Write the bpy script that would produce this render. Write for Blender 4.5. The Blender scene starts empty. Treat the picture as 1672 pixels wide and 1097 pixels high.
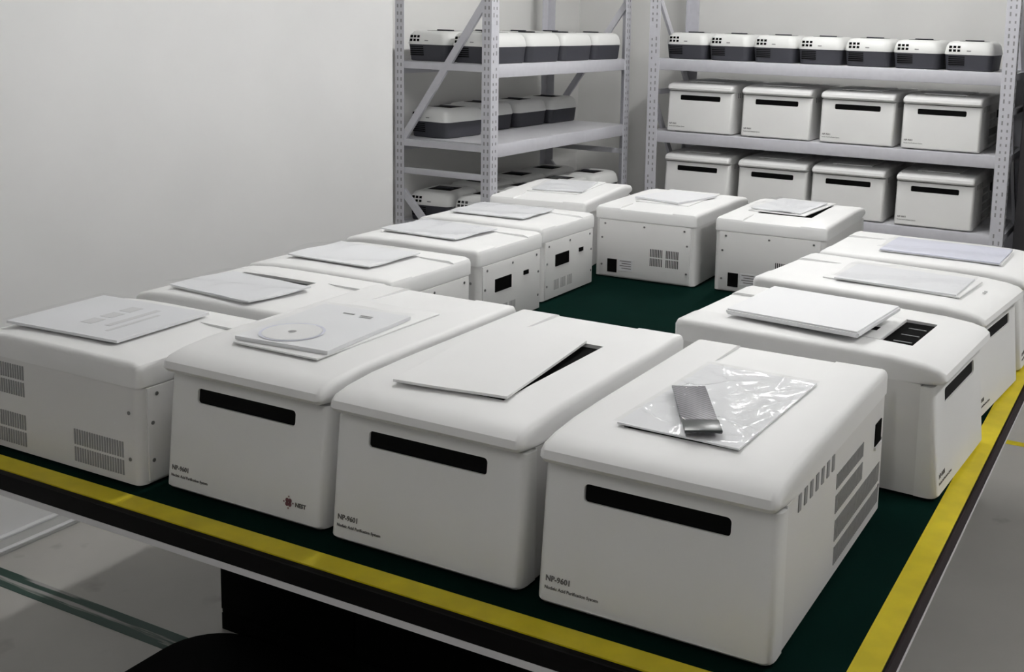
import bpy, bmesh, math, random
from mathutils import Vector, Matrix
random.seed(7)
scn = bpy.context.scene
COL = scn.collection
TZ = 0.78                                   # height of the table top

# ------------------------------------------------------------------ camera
cam = bpy.data.cameras.new('camera'); cam_o = bpy.data.objects.new('camera', cam); COL.objects.link(cam_o)
def cam_axes(yaw, pitch, roll):
    f = Vector((math.sin(yaw)*math.cos(pitch), math.cos(yaw)*math.cos(pitch), -math.sin(pitch)))
    r = Vector((math.cos(yaw), -math.sin(yaw), 0)); u = r.cross(f)
    c, s = math.cos(roll), math.sin(roll)
    return r*c+u*s, u*c-r*s, f
r_, u_, f_ = cam_axes(-0.4727, 0.1455, 0.0263)
M = Matrix((r_, u_, -f_)).transposed().to_4x4(); M.translation = Vector((0.9163, -1.548, 0.9898+TZ))
cam_o.matrix_world = M
cam.sensor_width = 36; cam.lens = 1843.62/1672*36
cam.shift_x = -(995.425-836)/1672; cam.shift_y = (300.4-548.5)/1672
cam.clip_start = .05
scn.camera = cam_o

# ------------------------------------------------------------------ light
world = bpy.data.worlds.new('world'); scn.world = world; world.use_nodes = True
world.node_tree.nodes['Background'].inputs[0].default_value = (.8, .85, .9, 1)
world.node_tree.nodes['Background'].inputs[1].default_value = .05
scn.view_settings.view_transform = 'Standard'; scn.view_settings.look = 'None'
scn.view_settings.gamma = 1; scn.view_settings.use_curve_mapping = False
scn.view_settings.exposure = 0.47
CEIL = 2.85
LAMPS = [  # x, y, length, watts, along ('x' or 'y'), wording
    (1.70, 1.45, 1.2, 42, 'y', 'right of the table'),
    (-0.75, 1.35, 1.2, 36, 'y', 'above the middle of the table'),
    (-0.75, 3.75, 1.2, 50, 'y', 'in front of the long rack'),
    (0.40, -1.75, 1.2, 15, 'y', 'behind the camera, added as front fill'),  # unseen lamp, added to brighten the faces turned to the camera
]

# ------------------------------------------------------------------ helpers
def MAT(name, col, rough=.5, metal=0., spec=.5, noise=0., nscale=20, bump=0., bscale=200, coat=0.):
    m = bpy.data.materials.new(name); m.use_nodes = True; nt = m.node_tree; b = nt.nodes['Principled BSDF']
    b.inputs['Base Color'].default_value = (*col, 1); b.inputs['Roughness'].default_value = rough
    b.inputs['Metallic'].default_value = metal; b.inputs['Specular IOR Level'].default_value = spec
    b.inputs['Coat Weight'].default_value = coat
    tc = nt.nodes.new('ShaderNodeTexCoord')
    if noise:
        n = nt.nodes.new('ShaderNodeTexNoise'); n.inputs['Scale'].default_value = nscale; n.inputs['Detail'].default_value = 6
        nt.links.new(tc.outputs['Object'], n.inputs['Vector'])
        rp = nt.nodes.new('ShaderNodeValToRGB')
        rp.color_ramp.elements[0].position = .3; rp.color_ramp.elements[1].position = .7
        rp.color_ramp.elements[0].color = (*[c*(1-noise) for c in col], 1)
        rp.color_ramp.elements[1].color = (*[min(1, c*(1+noise)) for c in col], 1)
        nt.links.new(n.outputs['Fac'], rp.inputs['Fac']); nt.links.new(rp.outputs['Color'], b.inputs['Base Color'])
    if bump:
        n = nt.nodes.new('ShaderNodeTexNoise'); n.inputs['Scale'].default_value = bscale
        nt.links.new(tc.outputs['Object'], n.inputs['Vector'])
        bp = nt.nodes.new('ShaderNodeBump'); bp.inputs['Strength'].default_value = bump; bp.inputs['Distance'].default_value = .002
        nt.links.new(n.outputs['Fac'], bp.inputs['Height']); nt.links.new(bp.outputs['Normal'], b.inputs['Normal'])
    return m
mWhite = MAT('white_plastic', (.80, .80, .79), .5, noise=.012, nscale=6)
mShell = MAT('white_lid_plastic', (.83, .83, .825), .5, noise=.012, nscale=5)
mMetal = MAT('white_painted_metal', (.74, .735, .725), .5, bump=.05, bscale=700)
mBlack = MAT('black_glass', (.002, .002, .002), .5, spec=.08)
mHole = MAT('black_opening', (.003, .003, .003), .9, spec=.05)
mVent = MAT('vent_grey', (.30, .30, .30), .8)
mScrew = MAT('screw_steel', (.25, .25, .25), .4, metal=.8)
mInk = MAT('dark_ink', (.13, .122, .12), .7)
mRed = MAT('red_brown_ink', (.16, .06, .07), .7)
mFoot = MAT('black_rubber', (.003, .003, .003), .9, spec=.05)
mPaper = MAT('white_paper', (.82, .825, .84), .6)
mPaperG = MAT('grey_paper', (.77, .775, .795), .6)
mLav = MAT('lavender_paper', (.69, .70, .80), .55)
mDisc = MAT('white_disc', (.84, .84, .84), .25)
mLabel = MAT('rating_sticker', (.62, .62, .63), .5)
mGreyBase = MAT('dark_grey_plastic', (.040, .041, .052), .55, bump=.03, bscale=300)
mCaseTop = MAT('case_white_plastic', (.78, .785, .77), .45)
mRack = MAT('rack_grey_paint', (.60, .60, .645), .45, noise=.03, nscale=30)
mRackDeck = MAT('rack_deck_paint', (.56, .56, .585), .45, noise=.03, nscale=12)
mRackHole = MAT('rack_hole_dark', (.27, .27, .28), .8)
mWall = MAT('wall_paint', (.76, .76, .755), .8, noise=.02, nscale=3, bump=.03, bscale=120)
mWallB = MAT('wall_paint_warm', (.84, .838, .82), .8, noise=.02, nscale=2)
mCeil = MAT('ceiling_paint', (.78, .78, .77), .9)
mTop = MAT('table_laminate', (.004, .0035, .0035), .6, spec=.1)
mEdge = MAT('table_edge_band', (.022, .013, .016), .6, spec=.15, noise=.3, nscale=25)
mAlu = MAT('brushed_aluminium', (.75, .74, .75), .45, metal=.15)
mMat = MAT('green_table_mat', (.0016, .0115, .0088), .9, spec=.02, noise=.1, nscale=8)
mTape = MAT('yellow_tape', (.62, .50, .006), .5, noise=.12, nscale=14)
mTapeK = MAT('black_tape', (.012, .012, .012), .6)
mCab = MAT('black_cabinet_paint', (.002, .002, .002), .7, spec=.05)
mDoor = MAT('dark_door_paint', (.045, .043, .047), .6, noise=.15, nscale=4)
mTrim = MAT('white_trim', (.70, .70, .70), .5)
mTrimG = MAT('grey_trim', (.42, .42, .41), .6)
mTube = bpy.data.materials.new('lamp_tube_glow'); mTube.use_nodes = True
_b = mTube.node_tree.nodes['Principled BSDF']; _b.inputs['Emission Color'].default_value = (1, .995, .985, 1); _b.inputs['Emission Strength'].default_value = 6

def floor_cover():
    m = MAT('floor_epoxy', (.40, .39, .365), .42, spec=.4, noise=.07, nscale=2.2); nt = m.node_tree
    b = nt.nodes['Principled BSDF']; tc = [n for n in nt.nodes if n.type == 'TEX_COORD'][0]
    src = b.inputs['Base Color'].links[0].from_socket
    n = nt.nodes.new('ShaderNodeTexNoise'); n.inputs['Scale'].default_value = 5.5; n.inputs['Detail'].default_value = 3
    nt.links.new(tc.outputs['Object'], n.inputs['Vector'])
    rp = nt.nodes.new('ShaderNodeValToRGB'); rp.color_ramp.elements[0].position = .66; rp.color_ramp.elements[1].position = .75
    rp.color_ramp.elements[0].color = (0, 0, 0, 1); rp.color_ramp.elements[1].color = (.5, .5, .5, 1)
    mx = nt.nodes.new('ShaderNodeMixRGB'); mx.inputs['Color2'].default_value = (.20, .18, .16, 1)
    nt.links.new(n.outputs['Fac'], rp.inputs['Fac']); nt.links.new(rp.outputs['Color'], mx.inputs['Fac'])
    nt.links.new(src, mx.inputs['Color1']); nt.links.new(mx.outputs['Color'], b.inputs['Base Color'])
    return m
mFloor = floor_cover()

def worn_green():
    m = MAT('worn_green_paint', (.02, .06, .045), .6); nt = m.node_tree; b = nt.nodes['Principled BSDF']
    tc = [n for n in nt.nodes if n.type == 'TEX_COORD'][0]
    mp = nt.nodes.new('ShaderNodeMapping'); mp.inputs['Scale'].default_value = (2.2, 42, 1)
    n = nt.nodes.new('ShaderNodeTexNoise'); n.inputs['Scale'].default_value = 1.0; n.inputs['Detail'].default_value = 4
    nt.links.new(tc.outputs['Object'], mp.inputs['Vector']); nt.links.new(mp.outputs['Vector'], n.inputs['Vector'])
    rp = nt.nodes.new('ShaderNodeValToRGB'); rp.color_ramp.elements[0].position = .53; rp.color_ramp.elements[1].position = .62
    rp.color_ramp.elements[0].color = (.012, .045, .032, 1); rp.color_ramp.elements[1].color = (.30, .29, .28, 1)
    nt.links.new(n.outputs['Fac'], rp.inputs['Fac']); nt.links.new(rp.outputs['Color'], b.inputs['Base Color'])
    return m
mGreenLine = worn_green()

def film_mat():
    m = bpy.data.materials.new('clear_film'); m.use_nodes = True; nt = m.node_tree; nt.nodes.clear()
    o = nt.nodes.new('ShaderNodeOutputMaterial'); mix = nt.nodes.new('ShaderNodeMixShader')
    t = nt.nodes.new('ShaderNodeBsdfTransparent'); g = nt.nodes.new('ShaderNodeBsdfGlossy')
    t.inputs[0].default_value = (.975, .978, .98, 1); g.inputs['Roughness'].default_value = .10
    lw = nt.nodes.new('ShaderNodeLayerWeight'); lw.inputs[0].default_value = .5
    pw = nt.nodes.new('ShaderNodeMath'); pw.operation = 'POWER'; pw.inputs[1].default_value = 4
    ml = nt.nodes.new('ShaderNodeMath'); ml.operation = 'MULTIPLY_ADD'; ml.inputs[1].default_value = .30; ml.inputs[2].default_value = .03
    tc = nt.nodes.new('ShaderNodeTexCoord'); nz = nt.nodes.new('ShaderNodeTexNoise'); nz.inputs['Scale'].default_value = 16; nz.inputs['Detail'].default_value = 3
    nz.inputs['Distortion'].default_value = 1.5
    bp = nt.nodes.new('ShaderNodeBump'); bp.inputs['Strength'].default_value = .5; bp.inputs['Distance'].default_value = .005
    nt.links.new(tc.outputs['Object'], nz.inputs['Vector']); nt.links.new(nz.outputs['Fac'], bp.inputs['Height']); nt.links.new(bp.outputs['Normal'], g.inputs['Normal'])
    nt.links.new(lw.outputs['Facing'], pw.inputs[0]); nt.links.new(pw.outputs[0], ml.inputs[0])
    nt.links.new(ml.outputs[0], mix.inputs[0]); nt.links.new(t.outputs[0], mix.inputs[1]); nt.links.new(g.outputs[0], mix.inputs[2])
    nt.links.new(mix.outputs[0], o.inputs[0]); return m
mFilm = film_mat()

def strip_mat():          # dark foil strip with a fine diagonal weave
    m = MAT('woven_foil', (.10, .095, .11), .35); nt = m.node_tree; b = nt.nodes['Principled BSDF']
    tc = [n for n in nt.nodes if n.type == 'TEX_COORD'][0]
    w = nt.nodes.new('ShaderNodeTexWave'); w.inputs['Scale'].default_value = 55; w.bands_direction = 'DIAGONAL'; w.inputs['Distortion'].default_value = .6
    rp = nt.nodes.new('ShaderNodeValToRGB'); rp.color_ramp.elements[0].color = (.030, .028, .033, 1); rp.color_ramp.elements[1].color = (.19, .18, .21, 1)
    nt.links.new(tc.outputs['Object'], w.inputs['Vector']); nt.links.new(w.outputs['Fac'], rp.inputs['Fac'])
    nt.links.new(rp.outputs['Color'], b.inputs['Base Color']); return m
mFoil = strip_mat()

def link(name, me, mat=None, parent=None, loc=None):
    o = bpy.data.objects.new(name, me); COL.objects.link(o)
    if mat and me and not me.materials: me.materials.append(mat)
    if parent: o.parent = parent
    if loc: o.location = loc
    return o
def fin(bm, smooth=35):
    bmesh.ops.recalc_face_normals(bm, faces=bm.faces)
    me = bpy.data.meshes.new('mesh'); bm.to_mesh(me); bm.free()
    if smooth:
        me.polygons.foreach_set('use_smooth', [True]*len(me.polygons)); me.set_sharp_from_angle(angle=math.radians(smooth))
    return me
def bx(bm, x0, x1, y0, y1, z0, z1):
    v = [bm.verts.new(p) for p in ((x0,y0,z0),(x1,y0,z0),(x1,y1,z0),(x0,y1,z0),(x0,y0,z1),(x1,y0,z1),(x1,y1,z1),(x0,y1,z1))]
    return [bm.faces.new([v[i] for i in f]) for f in ((3,2,1,0),(4,5,6,7),(0,1,5,4),(1,2,6,5),(2,3,7,6),(3,0,4,7))]
def box(x0, x1, y0, y1, z0, z1, bev=0, seg=2):
    bm = bmesh.new(); bx(bm, x0, x1, y0, y1, z0, z1)
    if bev: bmesh.ops.bevel(bm, geom=list(bm.edges), offset=bev, segments=seg, profile=.5, affect='EDGES')
    return fin(bm)
def prism_bm(pts, x0, x1):                   # (y, z) outline pushed along x
    bm = bmesh.new(); A = [bm.verts.new((x0, y, z)) for y, z in pts]; B = [bm.verts.new((x1, y, z)) for y, z in pts]
    bm.faces.new(A); bm.faces.new(B[::-1]); n = len(pts)
    for i in range(n): bm.faces.new((A[i], B[i], B[(i+1) % n], A[(i+1) % n]))
    bmesh.ops.recalc_face_normals(bm, faces=bm.faces); return bm
def rrect(w, d, r, n=5):
    out = []
    for cx, cy, a0 in ((w/2-r, d/2-r, 0), (-w/2+r, d/2-r, 90), (-w/2+r, -d/2+r, 180), (w/2-r, -d/2+r, 270)):
        for k in range(n+1):
            a = math.radians(a0+90*k/n); out.append((cx+r*math.cos(a), cy+r*math.sin(a)))
    return out
def loft(rings, smooth=35):                  # rings: (w, d, r, z)
    bm = bmesh.new(); prev = None
    for w, d, r, z in rings:
        cur = [bm.verts.new((x, y, z)) for x, y in rrect(w, d, r)]
        if prev:
            for i in range(len(cur)): bm.faces.new((prev[i], prev[(i+1) % len(cur)], cur[(i+1) % len(cur)], cur[i]))
        else: bm.faces.new(cur[::-1])
        prev = cur
    bm.faces.new(prev); return fin(bm, smooth)
def tube_bm(bm, a, b, r, n=10):
    a, b = Vector(a), Vector(b); q = (b-a).to_track_quat('Z', 'Y'); L = (b-a).length
    m = Matrix.Translation((a+b)/2) @ q.to_matrix().to_4x4()
    bmesh.ops.create_cone(bm, cap_ends=True, segments=n, radius1=r, radius2=r, depth=L, matrix=m)
def bool_cut(me, cutters):
    o = bpy.data.objects.new('tmp', me); COL.objects.link(o); tmp = [o]
    for c in cutters:
        k = bpy.data.objects.new('tmp_cut', c); COL.objects.link(k); tmp.append(k)
        md = o.modifiers.new('b', 'BOOLEAN'); md.operation = 'DIFFERENCE'; md.object = k; md.solver = 'EXACT'
    dg = bpy.context.evaluated_depsgraph_get(); dg.update()
    out = bpy.data.meshes.new_from_object(o.evaluated_get(dg))
    for t in tmp: bpy.data.objects.remove(t)
    out.set_sharp_from_angle(angle=math.radians(35)); return out
def text_mesh(s, size, mat, bold=0.):
    c = bpy.data.curves.new('txt', 'FONT'); c.body = s; c.size = size; c.extrude = .0004; c.offset = bold; c.resolution_u = 2
    o = bpy.data.objects.new('tmp_txt', c); COL.objects.link(o)
    dg = bpy.context.evaluated_depsgraph_get(); dg.update()
    me = bpy.data.meshes.new_from_object(o.evaluated_get(dg)); bpy.data.objects.remove(o)
    me.materials.clear(); me.materials.append(mat); return me
def tag(o, label, cat, group=None):
    o['label'] = label; o['category'] = cat
    if group: o['group'] = group
    return o
def thing(name, label, cat, loc=(0, 0, 0), rz=0, group=None):
    o = bpy.data.objects.new(name, None); COL.objects.link(o); o.empty_display_size = .1
    o.location = loc; o.rotation_euler = (0, 0, math.radians(rz)); return tag(o, label, cat, group)
def struct(name, me, mat, parent=None):
    o = link(name, me, mat, parent); o['kind'] = 'structure'; return o
def dup(root, loc, rz, label, group=None):
    def cp(o, par):
        c = o.copy(); COL.objects.link(c); c.parent = par
        for ch in o.children: cp(ch, c)
        return c
    c = cp(root, None); c.location = loc; c.rotation_euler = (0, 0, math.radians(rz)); c['label'] = label
    if group: c['group'] = group
    return c

# ------------------------------------------------------------------ room
WX = -2.47                                   # face of the left wall
struct('floor', box(-3.6, 3.6, -3.4, 6.2, -.06, 0), mFloor)
fl = bpy.data.objects['floor']
gl = link('painted_line', box(-2.34, -.9, .500, .575, 0, .0012), mGreenLine, fl)
struct('ceiling', box(-3.6, 3.6, -3.4, 6.2, CEIL, CEIL+.08), mCeil)
struct('wall_left', box(WX-.12, WX, -3.4, 2.775, 0, CEIL), mWall)
struct('wall_alcove', box(-3.08, -2.93, 2.775, 5.6, 0, CEIL), mWallB)
struct('trim_1', box(-2.93, WX-.12, 2.70, 2.775, 0, CEIL), mWall)
struct('wall_back', box(-3.08, 3.6, 5.45, 5.6, 0, CEIL), mWallB)
struct('wall_right', box(3.45, 3.6, -3.4, 5.6, 0, CEIL), mWall)
struct('wall_front', box(-3.6, 3.6, -3.4, -3.25, 0, CEIL), mWall)
bb = struct('baseboard_left', box(WX, WX+.105, -3.2, 2.775, 0, .010, .002), mTrimG)
link('edge_bead', box(WX, WX+.022, -3.2, 2.775, .010, .018, .002), mTrim, bb)
link('edge_bead', box(WX+.086, WX+.105, -3.2, 2.775, .010, .016, .002), mTrim, bb)
dc = thing('steel_cabinet', 'dark grey steel cabinet standing at the right end of the long rack', 'cabinet', (0, 0, 0))
link('body', box(.125, 1.025, 4.83, 5.43, 0, 1.70, .004), mDoor, dc)
for k in range(2):
    dd = link('door', box(.130+k*.447, .573+k*.447, 4.812, 4.83, .06, 1.68, .003), mDoor, dc)
    link('handle', box(.535+k*.062, .549+k*.062, 4.79, 4.812, .85, 1.0, .003), mAlu, dd)

for x, y, L, W_, ax, words in LAMPS:
    t = thing('ceiling_lamp', 'white fluorescent batten on the ceiling '+words, 'lamp', (x, y, CEIL-.10), 90 if ax == 'y' else 0, 'ceiling battens')
    link('housing', box(-L/2, L/2, -.05, .05, .05, .10, .004), mTrim, t)
    mt = mTube.copy(); mt.node_tree.nodes['Principled BSDF'].inputs['Emission Strength'].default_value = W_/(math.pi*.19)
    for sy in (-.022, .022):
        bm = bmesh.new(); tube_bm(bm, (-L/2+.02, sy, .034), (L/2-.02, sy, .034), .013); link('tube', fin(bm), mt, t)

# ------------------------------------------------------------------ table
tab = thing('work_table', 'large black work table with yellow border tape and aluminium edge strip', 'table', (0, 0, 0))
X0, X1, Y0, Y1 = -1.66, .578, -.100, 3.05
link('table_top', box(X0+.004, X1-.004, Y0+.004, Y1-.004, TZ-.034, TZ-.002, .001), mTop, tab)
for nm, b in (('edge_band', (X0, X1, Y0, Y0+.004, TZ-.036, TZ-.001)), ('edge_band', (X1-.004, X1, Y0+.004, Y1, TZ-.036, TZ-.001)),
              ('edge_band', (X0, X0+.004, Y0+.004, Y1, TZ-.036, TZ-.001)), ('edge_band', (X0+.004, X1-.004, Y1-.004, Y1, TZ-.036, TZ-.001))):
    link(nm, box(*b), mEdge if b[0] > 0 else mTop, tab)
for b in ((X0, X1, Y0-.001, Y0+.02, TZ-.049, TZ-.036), (X1-.012, X1+.001, Y0+.02, Y1, TZ-.043, TZ-.036), (X0, X0+.02, Y0+.02, Y1, TZ-.049, TZ-.036)):
    link('aluminium_strip', box(*b), mAlu, tab)
for x in (X0+.25, X1-.30):
    link('leg', box(x, x+.05, 2.7, 2.75, 0, TZ-.036, .003), mCab, tab)
link('frame_rail', box(X0+.25, X1-.25, .30, .34, TZ-.10, TZ-.036), mCab, tab)
TT = .0008
for b in ((X0+.01, .570, -.083, -.035), (.5225, .570, -.035, Y1-.03)):
    link('border_tape', box(b[0], b[1], b[2], b[3], TZ-.002, TZ+TT), mTape, tab)
tag(link('table_mat', box(-1.60, .522, -.034, 2.98, TZ-.002, TZ), mMat), 'dark green mat covering the table top inside the yellow tape', 'table mat')
cab = thing('floor_cabinet', 'black steel cabinet standing under the table', 'cabinet', (0, 0, 0))
link('body', box(-1.43, .05, .66, 2.5, .05, TZ-.052, .004), mCab, cab)
link('plinth', box(-1.43, .05, .66, 2.5, 0, .05), mCab, cab)
for k in range(3): link('door', box(-1.42+k*.488, -1.42+k*.488+.482, .648, .66, .07, TZ-.07, .003), mCab, cab)
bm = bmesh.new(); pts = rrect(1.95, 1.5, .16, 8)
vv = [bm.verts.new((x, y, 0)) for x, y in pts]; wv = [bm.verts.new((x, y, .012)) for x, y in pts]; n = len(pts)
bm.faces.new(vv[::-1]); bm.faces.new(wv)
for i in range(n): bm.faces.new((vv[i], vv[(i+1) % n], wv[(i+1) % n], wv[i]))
o = link('floor_cover', fin(bm), mFoot); o.location = (-.50, -.100, 0)  # flat black sheet added over the floor under the table front
tag(o, 'flat black sheet with rounded corner lying under the table front', 'floor mat')

# ------------------------------------------------------------------ instruments
def slots(n, w, h, rows, gap, axis, pitch=None):
    """block of n x rows narrow slots in the plane, as one mesh (centred)"""
    bm = bmesh.new(); pw = w/n
    rh = (h-gap*(rows-1))/rows
    for j in range(rows):
        for i in range(n):
            a = -w/2+pw*(i+.22); z = -h/2+j*(rh+gap)
            if axis == 'x': bx(bm, a, a+pw*.56, -.0012, .0004, z, z+rh)
            else: bx(bm, -.0004, .0012, a, a+pw*.56, z, z+rh)
    return fin(bm, 0)
def disc(r, t, axis='y', n=10):
    bm = bmesh.new(); a = {'y': ((0, -t, 0), (0, t, 0)), 'x': ((-t, 0, 0), (t, 0, 0)), 'z': ((0, 0, -t), (0, 0, t))}[axis]
    tube_bm(bm, *a, r, n); return fin(bm)
screwY, screwX = disc(.0042, .0014, 'y'), disc(.0042, .0014, 'x')

def build_machine(name, W, D, H, kind):
    """origin: middle of the base, front looks to -y. kind 'A' wide / 'B' compact"""
    g = {'cat': 'instrument'}
    t = thing(name, 'x', 'instrument'); hx = W/2; y0 = -D/2
    zl = H-.052                                                       # underside of the lid
    def P(q): return [(y0+a, b) for a, b in q]
    # lid
    bm = prism_bm(P([(.030, zl), (.006, zl+.004), (-.002, zl+.013), (.001, zl+.027), (.014, zl+.037), (.045, zl+.044), (.11, zl+.050), (.20, H), (D-.022, H), (D-.006, H-.005), (D, H-.016), (D, zl)]), -hx, hx)
    ed = [e for e in bm.edges if abs(e.verts[0].co.x-e.verts[1].co.x) < 1e-6 and not (abs(e.verts[0].co.z-zl) < 1e-5 and abs(e.verts[1].co.z-zl) < 1e-5)]
    bmesh.ops.bevel(bm, geom=ed, offset=.021, segments=4, profile=.5, affect='EDGES', clamp_overlap=True)
    lid = fin(bm)
    wx, wy0, wy1 = (.105, .105, .475) if kind == 'A' else (.092, .10, .36)
    cut = box(-wx, wx, y0+wy0, y0+wy1, H-.0121, H+.05)
    bm = prism_bm([(y0+D-.15, H+.02), (y0+D-.15, H+.0005), (y0+D-.12, H-.004), (y0+D+.02, H-.009), (y0+D+.02, H+.02)], -hx*.53, hx*.50)
    lid = bool_cut(lid, [cut, fin(bm, 0)])
    lo = link('lid', lid, mShell, t)
    link('top_window', box(-wx+.001, wx-.001, y0+wy0+.001, y0+wy1-.001, H-.012, H-.0075), mHole, lo)
    # front cover
    zf = zl-.004
    bm = prism_bm(P([(.0, .012), (.006, .006), (.052, .006), (.052, zf), (.024, zf), (.0215, zf-.006)]), -hx, hx)
    ed = [e for e in bm.edges if abs(e.verts[0].co.x-e.verts[1].co.x) < 1e-6 and max(e.verts[0].co.y, e.verts[1].co.y) < y0+.03]
    bmesh.ops.bevel(bm, geom=ed, offset=.016, segments=4, profile=.5, affect='EDGES', clamp_overlap=True)
    fc = fin(bm)
    zs = zf-.036
    sl = .0215*(zs-.012)/(zf-.018); th = math.atan2(.0215, zf-.018)
    bm = bmesh.new(); r = rrect(W*.62, .031, .008, 4)
    A = [bm.verts.new((a, -.01, b)) for a, b in r]; B = [bm.verts.new((a, .012, b)) for a, b in r]; n = len(r)
    bm.faces.new(A); bm.faces.new(B[::-1])
    for i in range(n): bm.faces.new((A[i], A[(i+1) % n], B[(i+1) % n], B[i]))
    bmesh.ops.transform(bm, matrix=Matrix.Translation((0, y0+sl, zs)) @ Matrix.Rotation(-th, 4, 'X'), verts=bm.verts)
    fc = bool_cut(fc, [fin(bm, 0)])
    fo = link('front_cover', fc, mWhite, t)
    me = box(-W*.308, W*.308, .004, .010, -.0150, .0150)
    s = link('slot_window', me, mBlack, fo, (0, y0+sl, zs)); s.rotation_euler = (-th, 0, 0)
    # printing
    if kind == 'A':
        for name_, me, x, z in (('model_lettering', TXT1, -hx+.018, .047), ('title_lettering', TXT2, -hx+.017, .033)):
            s = link(name_, me, None, fo, (x, y0+.0215*(z-.012)/(zf-.018)-.0004, z)); s.rotation_euler = (math.pi/2-th, 0, 0)
    # body and rear
    bm = bmesh.new(); bx(bm, -hx+.002, hx-.002, y0+.0525, y0+D-.003, .006, zl-.0005)
    ed = [e for e in bm.edges if abs(e.verts[0].co.z-e.verts[1].co.z) > .05 and e.verts[0].co.y > 0]
    bmesh.ops.bevel(bm, geom=ed, offset=.018, segments=5, profile=.5, affect='EDGES')
    link('body', fin(bm), mMetal, t)
    rp = link('rear_panel', box(-hx+.022, hx-.022, y0+D-.004, y0+D+.001, .011, zl-.004, .001), mMetal, t)
    yb = y0+D+.001
    for sx, sz in ((-hx+.045, zl-.02), (0, zl-.02), (hx-.045, zl-.02), (-hx+.033, zl-.08), (-hx+.033, .055), (hx-.033, zl-.08), (hx-.033, .055)):
        link('screw', screwY, mScrew, rp, (sx, yb, sz))
    if kind == 'A':      # as seen from behind the inlet sits on the left (+x here)
        link('power_inlet', box(hx-.098, hx-.058, yb-.002, yb+.002, .026, .082), mHole, rp)
        link('rating_label', box(hx-.165, hx-.105, yb-.001, yb+.0012, .036, .084), mLabel, rp)
        link('label_print', LBL, mInk, rp, (hx-.135, yb+.0012, .062))
        for gx in (hx-.262, hx-.328):
            for gz in (.088, .126): link('vent_grille', slots(8, .054, .033, 1, 0, 'x'), mVentD, rp, (gx, yb, gz))
    else:
        link('power_inlet', box(hx-.185, hx-.09, yb-.002, yb+.003, .118, .160), mHole, rp)
        link('data_port', box(hx-.292, hx-.262, yb-.002, yb+.003, .142, .156), mHole, rp)
        for k in range(3): link('vent_grille', slots(6, .036, .036, 1, 0, 'x'), mVent, rp, (hx-.10-.048*k, yb, .052))
    # side with vents (+x side is the machine's left)
    xs = hx-.002
    if kind == 'A':
        for k in range(7): link('vent_slot', box(-.0012, .0004, -.0065, .0065, -.0145, .0145), mVent, t, (xs+.001, y0+.112+.030*k, .232))
        for (a, b, c, d, nn) in ((.318, .495, .172, .200, 22), (.318, .495, .126, .160, 22), (.322, .628, .072, .112, 38), (.324, .630, .026, .060, 38)):
            link('vent_grille', slots(nn, b-a, d-c, 1, 0, 'y'), mVent, t, (xs, y0+(a+b)/2, (c+d)/2))
        po = link('side_port', box(xs-.002, xs+.002, y0+.578, y0+.622, .160, .206), mHole, t)
        link('port_rim', box(xs-.001, xs+.004, y0+.576, y0+.624, .153, .160), mTrim, po)
    else:
        for (a, b, c, d, nn) in ((.045, .175, .172, .204, 16), (.045, .175, .134, .166, 16), (.045, .175, .058, .092, 16), (.045, .175, .020, .052, 16),
                                 (.33, .485, .060, .094, 20), (.33, .485, .022, .054, 20)):
            link('vent_grille', slots(nn, b-a, d-c, 1, 0, 'y'), mVent, t, (xs, y0+(a+b)/2, (c+d)/2))
    for sz in (.06, .16): link('screw', screwX, mScrew, t, (xs, y0+D-.032, sz))
    for sx in (-1, 1):
        for yy in (y0+.06, y0+D-.06): link('foot', FOOT, mFoot, t, (sx*(hx-.05), yy, 0))
    return t
mVentD = MAT('vent_dark', (.05, .05, .05), .8)
FOOT = disc(.018, .0032, 'z', 14); FOOT.transform(Matrix.Translation((0, 0, .0032)))
TXT1 = text_mesh('NP-9601', .0135, mInk, .0003)
TXT2 = text_mesh('Nucleic Acid Purification System', .0078, mInk, .0001)
bm = bmesh.new()
for k in range(4): bx(bm, -.024, .024-.008*(k % 2), -.0003, .0004, .014-.010*k, .017-.010*k)
LBL = fin(bm, 0)

WA, DA, HA = .42, .66, .302
WB, DB, HB = .39, .535, .268
protoA = build_machine('nucleic_acid_extractor', WA, DA, HA, 'A')
protoB = build_machine('compact_extractor', WB, DB, HB, 'B')
used = {'A': False, 'B': False}
def place(kind, cx, cy, rz, label, z=TZ, group='white extractors on the table', sc=(1, 1, 1)):
    o = place0(kind, cx, cy, rz, label, z, group); o.scale = sc; return o
def place0(kind, cx, cy, rz, label, z, group):
    pr = protoA if kind == 'A' else protoB
    if not used[kind]:
        used[kind] = True; pr.location = (cx, cy, z); pr.rotation_euler = (0, 0, math.radians(rz)); pr['label'] = label; pr['group'] = group; return pr
    return dup(pr, (cx, cy, z), rz, label, group)
def part(m, name, me, mat, loc=(0, 0, 0), rz=0):
    o = link(name, me, mat, m, loc); o.rotation_euler = (0, 0, math.radians(rz)); return o
def local(m, p): return m.matrix_basis @ Vector(p)

# front row, looking at the camera
M1 = place('A', .210, .352, 0, 'white extractor with a woven foil strip in clear film on its lid, nearest table corner', sc=(1, 1.05, 1))
M2 = place('A', -.247, .360, 0, 'white extractor whose lid cover is skewed showing a black wedge', sc=(1, 1.055, 1))
M3 = place('A', -.693, .370, 0, 'white extractor with a printed emblem low on its front and a disc booklet on top', sc=(1, 1.06, 1))
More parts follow.
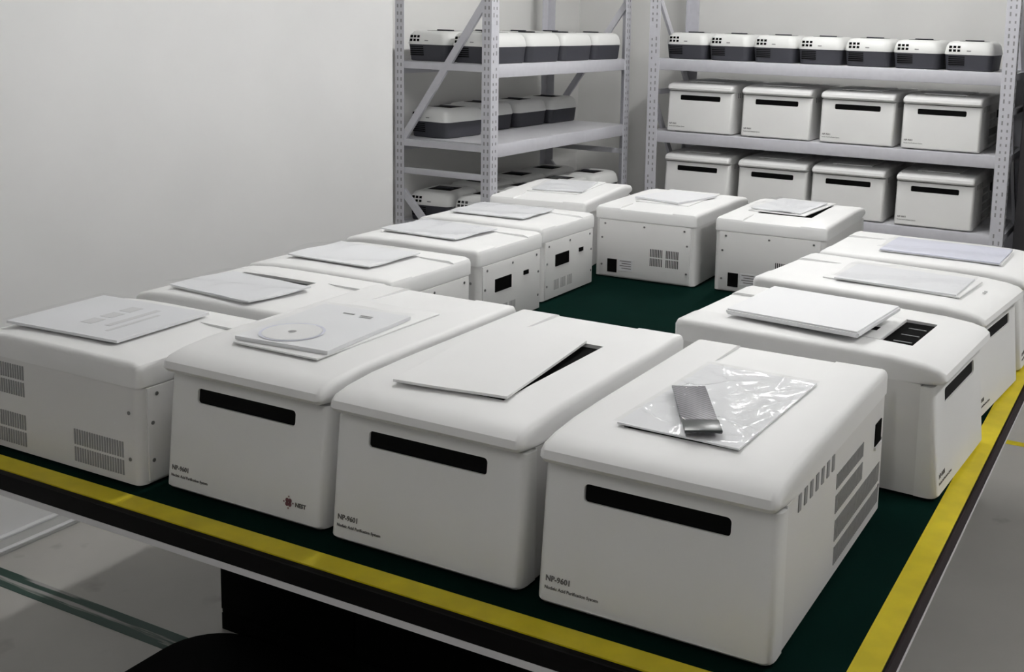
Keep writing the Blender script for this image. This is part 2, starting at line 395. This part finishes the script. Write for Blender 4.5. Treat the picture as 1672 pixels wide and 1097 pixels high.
# left row, backs towards the middle
L1 = place('B', -1.205, .185, -90, 'compact extractor at the left end of the front, vented side towards the camera', group='compact extractors along the left table side')
L2 = place('B', -1.215, .635, -90, 'compact extractor second along the left side, behind the leftmost one', group='compact extractors along the left table side')
L3 = place('B', -1.235, 1.045, -90, 'compact extractor third along the left side, between second and fourth', group='compact extractors along the left table side')
L4 = place('B', -1.265, 1.515, -90, 'compact extractor fourth along the left side, next to the rearmost one', group='compact extractors along the left table side')
L5 = place('B', -1.295, 1.950, -90, 'compact extractor rearmost of the left side, back panel facing the table middle', group='compact extractors along the left table side')
# back row, backs towards the camera
B1 = place('A', -1.395, 2.555, 189, 'white extractor in the far left table corner, turned slightly', sc=(.98, .95, .92))
B2 = place('A', -.888, 2.565, 182, 'white extractor in the back row with a rating sticker beside its power inlet', sc=(.99, .93, .92))
B3 = place('A', -.402, 2.595, 182, 'white extractor at the right end of the back row', sc=(1, .93, .92))
# right row, fronts to the right
R1 = place('A', .215, 1.005, 86.5, 'white extractor with its cover plate lifted showing the dark inside, right table side', sc=(1, .96, 1))
R2 = place('A', .212, 1.555, 84.5, 'white extractor in the middle of the right table side', sc=(1, .97, .97))
R3 = place('A', .238, 2.045, 89, 'white extractor rearmost on the right table side', sc=(1, .95, .96))

# emblem on M3: a ring of petals and a short word
bm = bmesh.new()
for k in range(4):
    a = k*math.pi/2+.78; q = Matrix.Translation((.0052*math.cos(a), .0052*math.sin(a), 0)) @ Matrix.Rotation(a, 4, 'Z')
    bmesh.ops.create_circle(bm, cap_ends=True, segments=12, radius=.0045, matrix=q)
    bmesh.ops.create_circle(bm, cap_ends=True, segments=8, radius=.0018, matrix=Matrix.Translation((.0115*math.cos(a+.78), .0115*math.sin(a+.78), 0)))
fcM3 = [c for c in M3.children if c.name.startswith('front_cover')][0]
th = math.atan2(.0215, .228)
for nm, me, x, mt in (('emblem', fin(bm, 0), WA/2-.085, mRed), ('emblem_lettering', text_mesh('NEST', .0115, mInk, .0003), WA/2-.068, None)):
    z = .046 if nm == 'emblem' else .041
    s = link(nm, me, mt, fcM3, (x, -DA/2+.0215*(z-.012)/.228-.0008, z)); s.rotation_euler = (math.pi/2-th, 0, 0)

# small grey mark on the lid of R2
bm = bmesh.new()
for k in range(4): bx(bm, -.016+.009*k, -.011+.009*k, -.004+.002*(k % 2), .004+.002*(k % 2), 0, .0005)
part(R2, 'lid_mark', fin(bm, 0), mVent, (.02, -DA/2+.062, HA-.0045))
# lid covers that sit in place
coverA = box(-.113, .113, -.195, .195, 0, .0045, .0018, 2)
coverB = box(-.100, .100, -.138, .138, 0, .0045, .0018, 2)
ctrA, ctrB = -DA/2+.29, -DB/2+.23
for m in (M3, B1, B2, R2, R3): part(m, 'window_cover', coverA, mShell, (0, ctrA, HA))
part(B3, 'window_cover', coverA, mShell, (.022, ctrA-.030, HA), -4)
for m in (L1, L3, L4, L5): part(m, 'window_cover', coverB, mShell, (0, ctrB, HB))
part(L2, 'window_cover', coverB, mShell, (.060, ctrB, HB), -5)

def sheet(w, d, amp, thick, seed, nx=12, ny=14, lift=0., z0=0.0):
    rnd = random.Random(seed); ph = [rnd.uniform(0, 6.28) for _ in range(4)]; k1, k2 = rnd.uniform(6, 11), rnd.uniform(6, 11)
    bm = bmesh.new(); G = []
    for j in range(ny+1):
        row = []
        for i in range(nx+1):
            x, y = -w/2+w*i/nx, -d/2+d*j/ny
            h = amp*(.5+.5*math.sin(k1*2*x/w*.5+ph[0]+k2*.4*y/d))*(.4+.6*math.sin(k2*.8*y/d+ph[1])**2)+lift*((y/d+.5)**2)
            row.append(bm.verts.new((x, y, z0+h)))
        G.append(row)
    fs = [bm.faces.new((G[j][i], G[j][i+1], G[j+1][i+1], G[j+1][i])) for j in range(ny) for i in range(nx)]
    if thick:
        r = bmesh.ops.extrude_face_region(bm, geom=fs)
        bmesh.ops.translate(bm, vec=(0, 0, thick), verts=[g for g in r['geom'] if isinstance(g, bmesh.types.BMVert)])
    me = fin(bm, 50)
    if not thick and me.polygons[0].normal.z < 0: me.flip_normals()
    return me
def on(m, lx, ly, H, rz):            # world position of a spot on the lid
    p = local(m, (lx, ly, H)); return p, math.degrees(m.rotation_euler.z)+rz

def crumple(w, d, z0, seed, nx=46, ny=72):          # film with sharp little folds
    rnd = random.Random(seed); folds = [(rnd.uniform(-w/2, w/2), rnd.uniform(-d/2, d/2), rnd.uniform(0, math.pi), rnd.uniform(.004, .010), rnd.uniform(.03, .08), rnd.uniform(.003, .0075)) for _ in range(26)]
    bm = bmesh.new(); G = []
    for j in range(ny+1):
        row = []
        for i in range(nx+1):
            x, y = -w/2+w*i/nx, -d/2+d*j/ny; h = .0015*math.sin(30*x+1)*math.sin(22*y)
            for fx, fy, a, sw, sl, am in folds:
                p = (x-fx)*math.cos(a)+(y-fy)*math.sin(a); q = -(x-fx)*math.sin(a)+(y-fy)*math.cos(a)
                h += am*math.exp(-abs(p)/sw-(q/sl)**2)
            edge = min(1, min(w/2-abs(x), d/2-abs(y))/.02)
            row.append(bm.verts.new((x, y, z0+.0015+max(-.001, h)*edge)))
        G.append(row)
    for j in range(ny):
        for i in range(nx): bm.faces.new((G[j][i], G[j][i+1], G[j+1][i+1], G[j+1][i]))
    me = fin(bm, 60)
    if me.polygons[0].normal.z < 0: me.flip_normals()
    return me
def manual(m, H, lx, ly, rz, label, mat, w=.21, d=.297, film=True, thick=.004, amp=.004, seed=1, up=.0048, extra=None):
    p, a = on(m, lx, ly, H+up, rz)
    t = thing('manual_pack', label, 'manual', p, a, 'manuals lying on the lids')
    link('paper', sheet(w, d, amp*.5, thick, seed, lift=.001), mat, t)
    if film: link('clear_sleeve', sheet(w+.016, d+.018, amp*1.6+.003, 0, seed+50, nx=22, ny=26, z0=thick+.0035) if m is not M1 else crumple(w+.01, d+.01, thick+.003, 4), mFilm, t)
    return t
bpy.context.view_layer.update()
# M1: film bag with a woven strip
t = manual(M1, HA, .0, -DA/2+.288, -1.5, 'clear film pack on the extractor nearest the table corner, sheet inside', mPaper, .224, .392, True, .003, .0016, 3, up=.0008)
strip = link('foil_strip', sheet(.062, .235, .002, .003, 9, 4, 12), mFoil, t); strip.location = (-.016, -.085, .0115); strip.rotation_euler = (0, 0, math.radians(31))
link('dark_end', box(-.0315, .0315, -.1185, -.066, .0020, .0062, .0005), MAT('dark_foil', (.035, .042, .042), .3), t); bpy.data.objects['dark_end'].location = strip.location; bpy.data.objects['dark_end'].rotation_euler = strip.rotation_euler
# M2: the loose cover
p, a = on(M2, -.028, -DA/2+.275, HA+.0015, 7)
o = tag(link('window_cover', sheet(.236, .395, .0015, .005, 21), mShell), 'loose white cover plate lying skewed on the lid beside a black wedge', 'cover plate', 'loose cover plates')
o.location = p; o.rotation_euler = (0, 0, math.radians(a))
# M3: booklet with disc
t = manual(M3, HA, -.012, -DA/2+.255, 4, 'booklet with a white disc in its sleeve on the front row extractor', mPaper, .235, .30, True, .008, .001, 5)
bm = bmesh.new(); bmesh.ops.create_circle(bm, cap_ends=True, segments=40, radius=.062)
q = link('disc', fin(bm, 0), mDisc, t); q.location = (-.03, -.075, .0100)
bm = bmesh.new(); bmesh.ops.create_circle(bm, cap_ends=True, segments=24, radius=.009)
link('disc_hole', fin(bm, 0), mVent, q).location = (0, 0, .0006)
bm = bmesh.new()
R0, R1_, N = .063, .069, 48
ra = [bm.verts.new((R0*math.cos(6.2832*i/N), R0*math.sin(6.2832*i/N), 0)) for i in range(N)]; rb = [bm.verts.new((R1_*math.cos(6.2832*i/N), R1_*math.sin(6.2832*i/N), 0)) for i in range(N)]
for i in range(N): bm.faces.new((ra[i], rb[i], rb[(i+1) % N], ra[(i+1) % N]))
link('disc_sleeve_rim', fin(bm, 0), mLav, q).location = (0, 0, -.0003)
bm = bmesh.new()
for k, (a, b, c) in enumerate(((-.03, .0, .10), (.018, .05, .098), (.022, .052, .088))): bx(bm, a, b, c, c+.006, 0, .0004)
link('booklet_print', fin(bm, 0), mVent, t).location = (0, 0, .0092)
# left row
t = manual(L1, HB, .0, -DB/2+.215, 3, 'printed leaflet in clear film on the leftmost compact extractor', mPaperG, .27, .34, True, .006, .0008, 11)
bm = bmesh.new()
for k in range(3): bx(bm, -.085+.055*k, -.045+.055*k, -.02, .015, 0, .0004)
bx(bm, -.09, .06, .05, .066, 0, .0004); bx(bm, -.06, .09, .085, .095, 0, .0004)
link('leaflet_print', fin(bm, 0), mLabel, t).location = (0, 0, .0068)
for m, s, lab in ((L2, 12, 'flat leaflet on the compact extractor second along the left side'), (L3, 13, 'crinkled film pack on the compact extractor third along the left side'),
                  (L4, 14, 'crinkled film pack on the compact extractor fourth along the left side'), (L5, 15, 'grey leaflet on the compact extractor rearmost on the left side')):
    manual(m, HB, (.066 if s == 12 else 0), -DB/2+.245, -6 if s == 12 else random.uniform(-4, 4), lab, mPaperG if s != 13 else mPaper, .23 if s != 12 else .20, .31, True, .004, .007, s)
# back row
manual(B1, HA, 0, ctrA+.02, 6, 'grey leaflet on the extractor in the far left table corner', mPaperG, .21, .297, True, .004, .006, 16)
manual(B2, HA, 0, ctrA+.03, -14, 'lavender grey booklet on the back row extractor with the rating sticker', mPaperG, .21, .27, False, .007, .004, 17)
manual(B3, HA, .03, ctrA-.01, -5, 'crinkled film pack on the extractor at the right end of the back row', mPaperG, .20, .297, True, .004, .007, 18)
# right row
manual(R2, HA, -.01, ctrA-.01, 3, 'lavender leaflet in clear film on the middle extractor of the right side', mPaperG, .22, .33, True, .004, .003, 19)
manual(R3, HA, 0, ctrA, 0, 'lavender leaflet on the rearmost extractor of the right side', mLav, .24, .36, True, .004, .003, 20)
p, a = on(R1, -.035, -DA/2+.372, HA+.012, -6)
bm = bmesh.new(); bx(bm, -.118, .118, -.168, .168, 0, .014); bmesh.ops.bevel(bm, geom=list(bm.edges), offset=.004, segments=2, affect='EDGES')
o = tag(link('window_cover', fin(bm), mPaper), 'thick white cover plate tilted up on the lid of the opened extractor', 'cover plate', 'loose cover plates')
o.location = p+Vector((0, 0, .004)); o.rotation_euler = (math.radians(-1.0), math.radians(-3.5), math.radians(a))
# inside of R1: white tray and dark rails in the window
w0 = -DA/2+.105
tr = part(R1, 'sample_tray', box(-.103, .103, w0+.075, w0+.135, HA-.0074, HA+.001, .002), mShell)
part(R1, 'tray_hole', box(-.040, -.010, w0+.105, w0+.125, HA+.0008, HA+.0014), mHole)
for k in range(3): part(R1, 'guide_rail', box(-.07+.06*k, -.066+.06*k, w0+.012, w0+.055, HA-.0074, HA-.0066), mVent)

# ------------------------------------------------------------------ racks
def build_rack(name, label, loc, rz, L, Dp, shelves, Hh, end_bar, diag):
    t = thing(name, label, 'rack', loc, rz)
    pw = .070; th = .004
    for sx in (0, 1):
        for sy in (0, 1):
            x = 0 if sx == 0 else L; y = 0 if sy == 0 else Dp
            ix = 1 if sx == 0 else -1; iy = 1 if sy == 0 else -1
            bm = bmesh.new()
            bx(bm, *sorted((x, x+ix*pw)), *sorted((y, y+iy*th)), 0, Hh)
            bx(bm, *sorted((x, x+ix*th)), *sorted((y+iy*th, y+iy*pw*.8)), 0, Hh)
            po = link('post', fin(bm, 0), mRack, t)
            bm = bmesh.new(); rnd = random.Random(sx*2+sy)
            z = .05
            while z < Hh-.05:
                for o_ in (.020, .048):
                    if rnd.random() < .86:
                        bx(bm, *sorted((x+ix*(o_-.004), x+ix*(o_+.004))), *sorted((y-iy*.0008, y+iy*.0005)), z, z+rnd.choice((.014, .022)))
                    bx(bm, *sorted((x-ix*.0008, x+ix*.0005)), *sorted((y+iy*(o_*.8-.004), y+iy*(o_*.8+.004))), z, z+.018)
                z += .038
            link('post_holes', fin(bm, 0), mRackHole, po)['kind'] = 'stuff'
    for z in shelves:
        link('front_beam', box(pw*.35, L-pw*.35, th, .035, z-.070, z-.002, .004), mRack, t)
        link('rear_beam', box(pw*.35, L-pw*.35, Dp-.035, Dp-th, z-.070, z-.002, .004), mRack, t)
        link('side_beam', box(th, .028, .036, Dp-.036, z-.040, z-.004), mRack, t)
        link('side_beam', box(L-.028, L-th, .036, Dp-.036, z-.040, z-.004), mRack, t)
        link('shelf_deck', box(.03, L-.03, .012, Dp-.012, z-.003, z, .001), mRackDeck, t)
    for x in (.014, L-.014):
        for z in end_bar: link('end_bar', box(x-.010, x+.010, .01, Dp-.01, z-.016, z+.016, .002), mRack, t)
        for (ya, za, yb, zb) in diag:
            bm = bmesh.new(); a, b = Vector((x, ya, za)), Vector((x, yb, zb)); dv = (b-a); ln = dv.length
            bx(bm, -.009, .009, -.019, .019, -ln/2, ln/2)
            bmesh.ops.transform(bm, matrix=Matrix.Translation((a+b)/2) @ dv.to_track_quat('Z', 'X').to_matrix().to_4x4() @ Matrix.Rotation(math.pi/2, 4, 'Z'), verts=bm.verts)
            link('diagonal_brace', fin(bm, 0), mRack, t)
    return t
SH_R = (.22, .672, 1.100, 1.540); SH_L = (.22, .672, 1.117, 1.525)
RYF, RXL = 4.70, -2.035
rackR = build_rack('storage_rack', 'long grey metal rack with white extractors along the back wall', (RXL, RYF, 0), 0, 2.125, .60, SH_R, 2.05,
                   (.40, 1.33), ((.56, .62, .04, 1.33), (.56, 1.38, .04, 1.98)))
LXF, LYN = -2.217, 3.240
rackL = build_rack('storage_rack', 'grey metal rack with small cases at the end of the left wall', (LXF, LYN, 0), 90, 1.575, .60, SH_L, 2.05,
                   (.945,), ((.03, 1.86, .57, 1.095), (.56, .835, .06, .30)))
# extractors stored in the long rack
ords = ('first', 'second', 'third', 'fourth')
for k, x in enumerate((-1.905, -1.430, -.952, -.490)):
    m = place('A', x+WA/2, RYF+.02+DA/2-.01, (-.6, .4, 0, .3)[k], 'stored extractor on the middle shelf of the long rack, %s from the left' % ords[k], SH_R[2], 'extractors stored in the long rack')
    part(m, 'window_cover', coverA, mShell, (0, ctrA, HA))
for k, x in enumerate((-1.912, -1.432, -.985, -.497)):
    m = place('A', x+WA/2, RYF+.015+DA/2-.01, (.4, -.4, .5, 0)[k], 'stored extractor on the lower shelf of the long rack, %s from the left' % ords[k], SH_R[1], 'extractors stored in the long rack')
    part(m, 'window_cover', coverA, mShell, (0, ctrA, HA))

# small cases with grey base and white top
def build_case():
    t = thing('plastic_case', 'x', 'case'); W, D = .262, .345
    link('base', loft([(W-.035, D-.035, .03, 0), (W-.022, D-.022, .035, .004), (W-.006, D-.006, .04, .080), (W-.006, D-.006, .04, .088)]), mGreyBase, t)
    top = link('top_shell', loft([(W, D, .042, .086), (W+.002, D+.002, .043, .093), (W-.004, D-.004, .042, .112), (W-.016, D-.016, .042, .136), (W-.040, D-.04, .04, .151), (W-.075, D-.075, .035, .157)], 50), mCaseTop, t)
    link('handle_recess', box(-.070, .070, -.066, .066, .1565, .1580, .0006), mBlack, top)
    link('handle', box(-.050, .050, -.010, .010, .158, .164, .003), mGreyBase, top)
    y = -D/2
    for j in range(2):
        for i in range(3):
            o = link('vent_hole', HOLE, mHole, top, (-.096+.022*i, y+.0045+.004*j, .107+.019*j)); o.rotation_euler = (math.radians(-14 if j else -9), 0, 0)
    link('latch', box(-.010, .012, y-.001, y+.006, .104, .110, .001), mVent, top)
    bm = bmesh.new()
    for j in range(5): bx(bm, -.104, -.020, y+.0028+.0008*j if False else y+.004-.0004*j, y+.012, .030+.0105*j, .0345+.0105*j)
    link('base_slots', fin(bm, 0), mHole, t)
    return t
HOLE = box(-.0075, .0075, -.004, .004, -.0065, .0065)
case0 = build_case(); cused = [False]
def put_case(x, y, z, rz, label, group):
    if not cused[0]:
        cused[0] = True; case0.location = (x, y, z); case0.rotation_euler = (0, 0, math.radians(rz)); case0['label'] = label; case0['group'] = group
    else: dup(case0, (x, y, z), rz, label, group)
n7 = ('first', 'second', 'third', 'fourth', 'fifth', 'sixth', 'seventh')
for k, x in enumerate((-1.945, -1.665, -1.387, -1.116, -.841, -.566, -.293)):
    put_case(x+.131, 4.735+.1725, SH_R[3], (1, -1, 0, 1, 0, -1, 0)[k], 'grey and white case on the top shelf of the long rack, %s from the left' % n7[k], 'cases on the long rack')
rows = ('nearest', 'second', 'third', 'farthest')
for k, y in enumerate((3.435, 3.795, 4.165, 4.540)):
    for c, x in (('wall side', -2.635), ('front side', -2.352)):
        put_case(x, y, SH_L[3], 0, 'grey and white case on the top shelf of the left rack, %s row, %s' % (rows[k], c), 'cases on the left rack')
for k, (x, y, rz) in enumerate(((-2.665, 3.50, -3), (-2.735, 3.92, 0), (-2.720, 4.28, 0), (-2.705, 4.64, 0))):
    put_case(x, y, SH_L[2], rz, 'grey and white case on the middle shelf of the left rack, %s in its row' % rows[k], 'cases on the left rack')
for k, y in enumerate((3.47, 3.84, 4.21, 4.58)):
    for c, x in (('wall side', -2.66), ('front side', -2.365)):
        put_case(x, y, SH_L[1], (6, -4, 3, 0)[k], 'grey and white case on the low shelf of the left rack, %s row, %s' % (rows[k], c), 'cases on the left rack')

# ------------------------------------------------------------------ small things on the floor
tp = thing('hazard_tape', 'yellow and black hazard tape stuck to the floor beyond the table', 'floor tape', (.33, 3.42, 0))
for k in range(14):
    link('tape_segment', box(.085*k, .085*k+.085, -.024, .024, 0, .0012), mTape if k % 2 == 0 else mTapeK, tp)
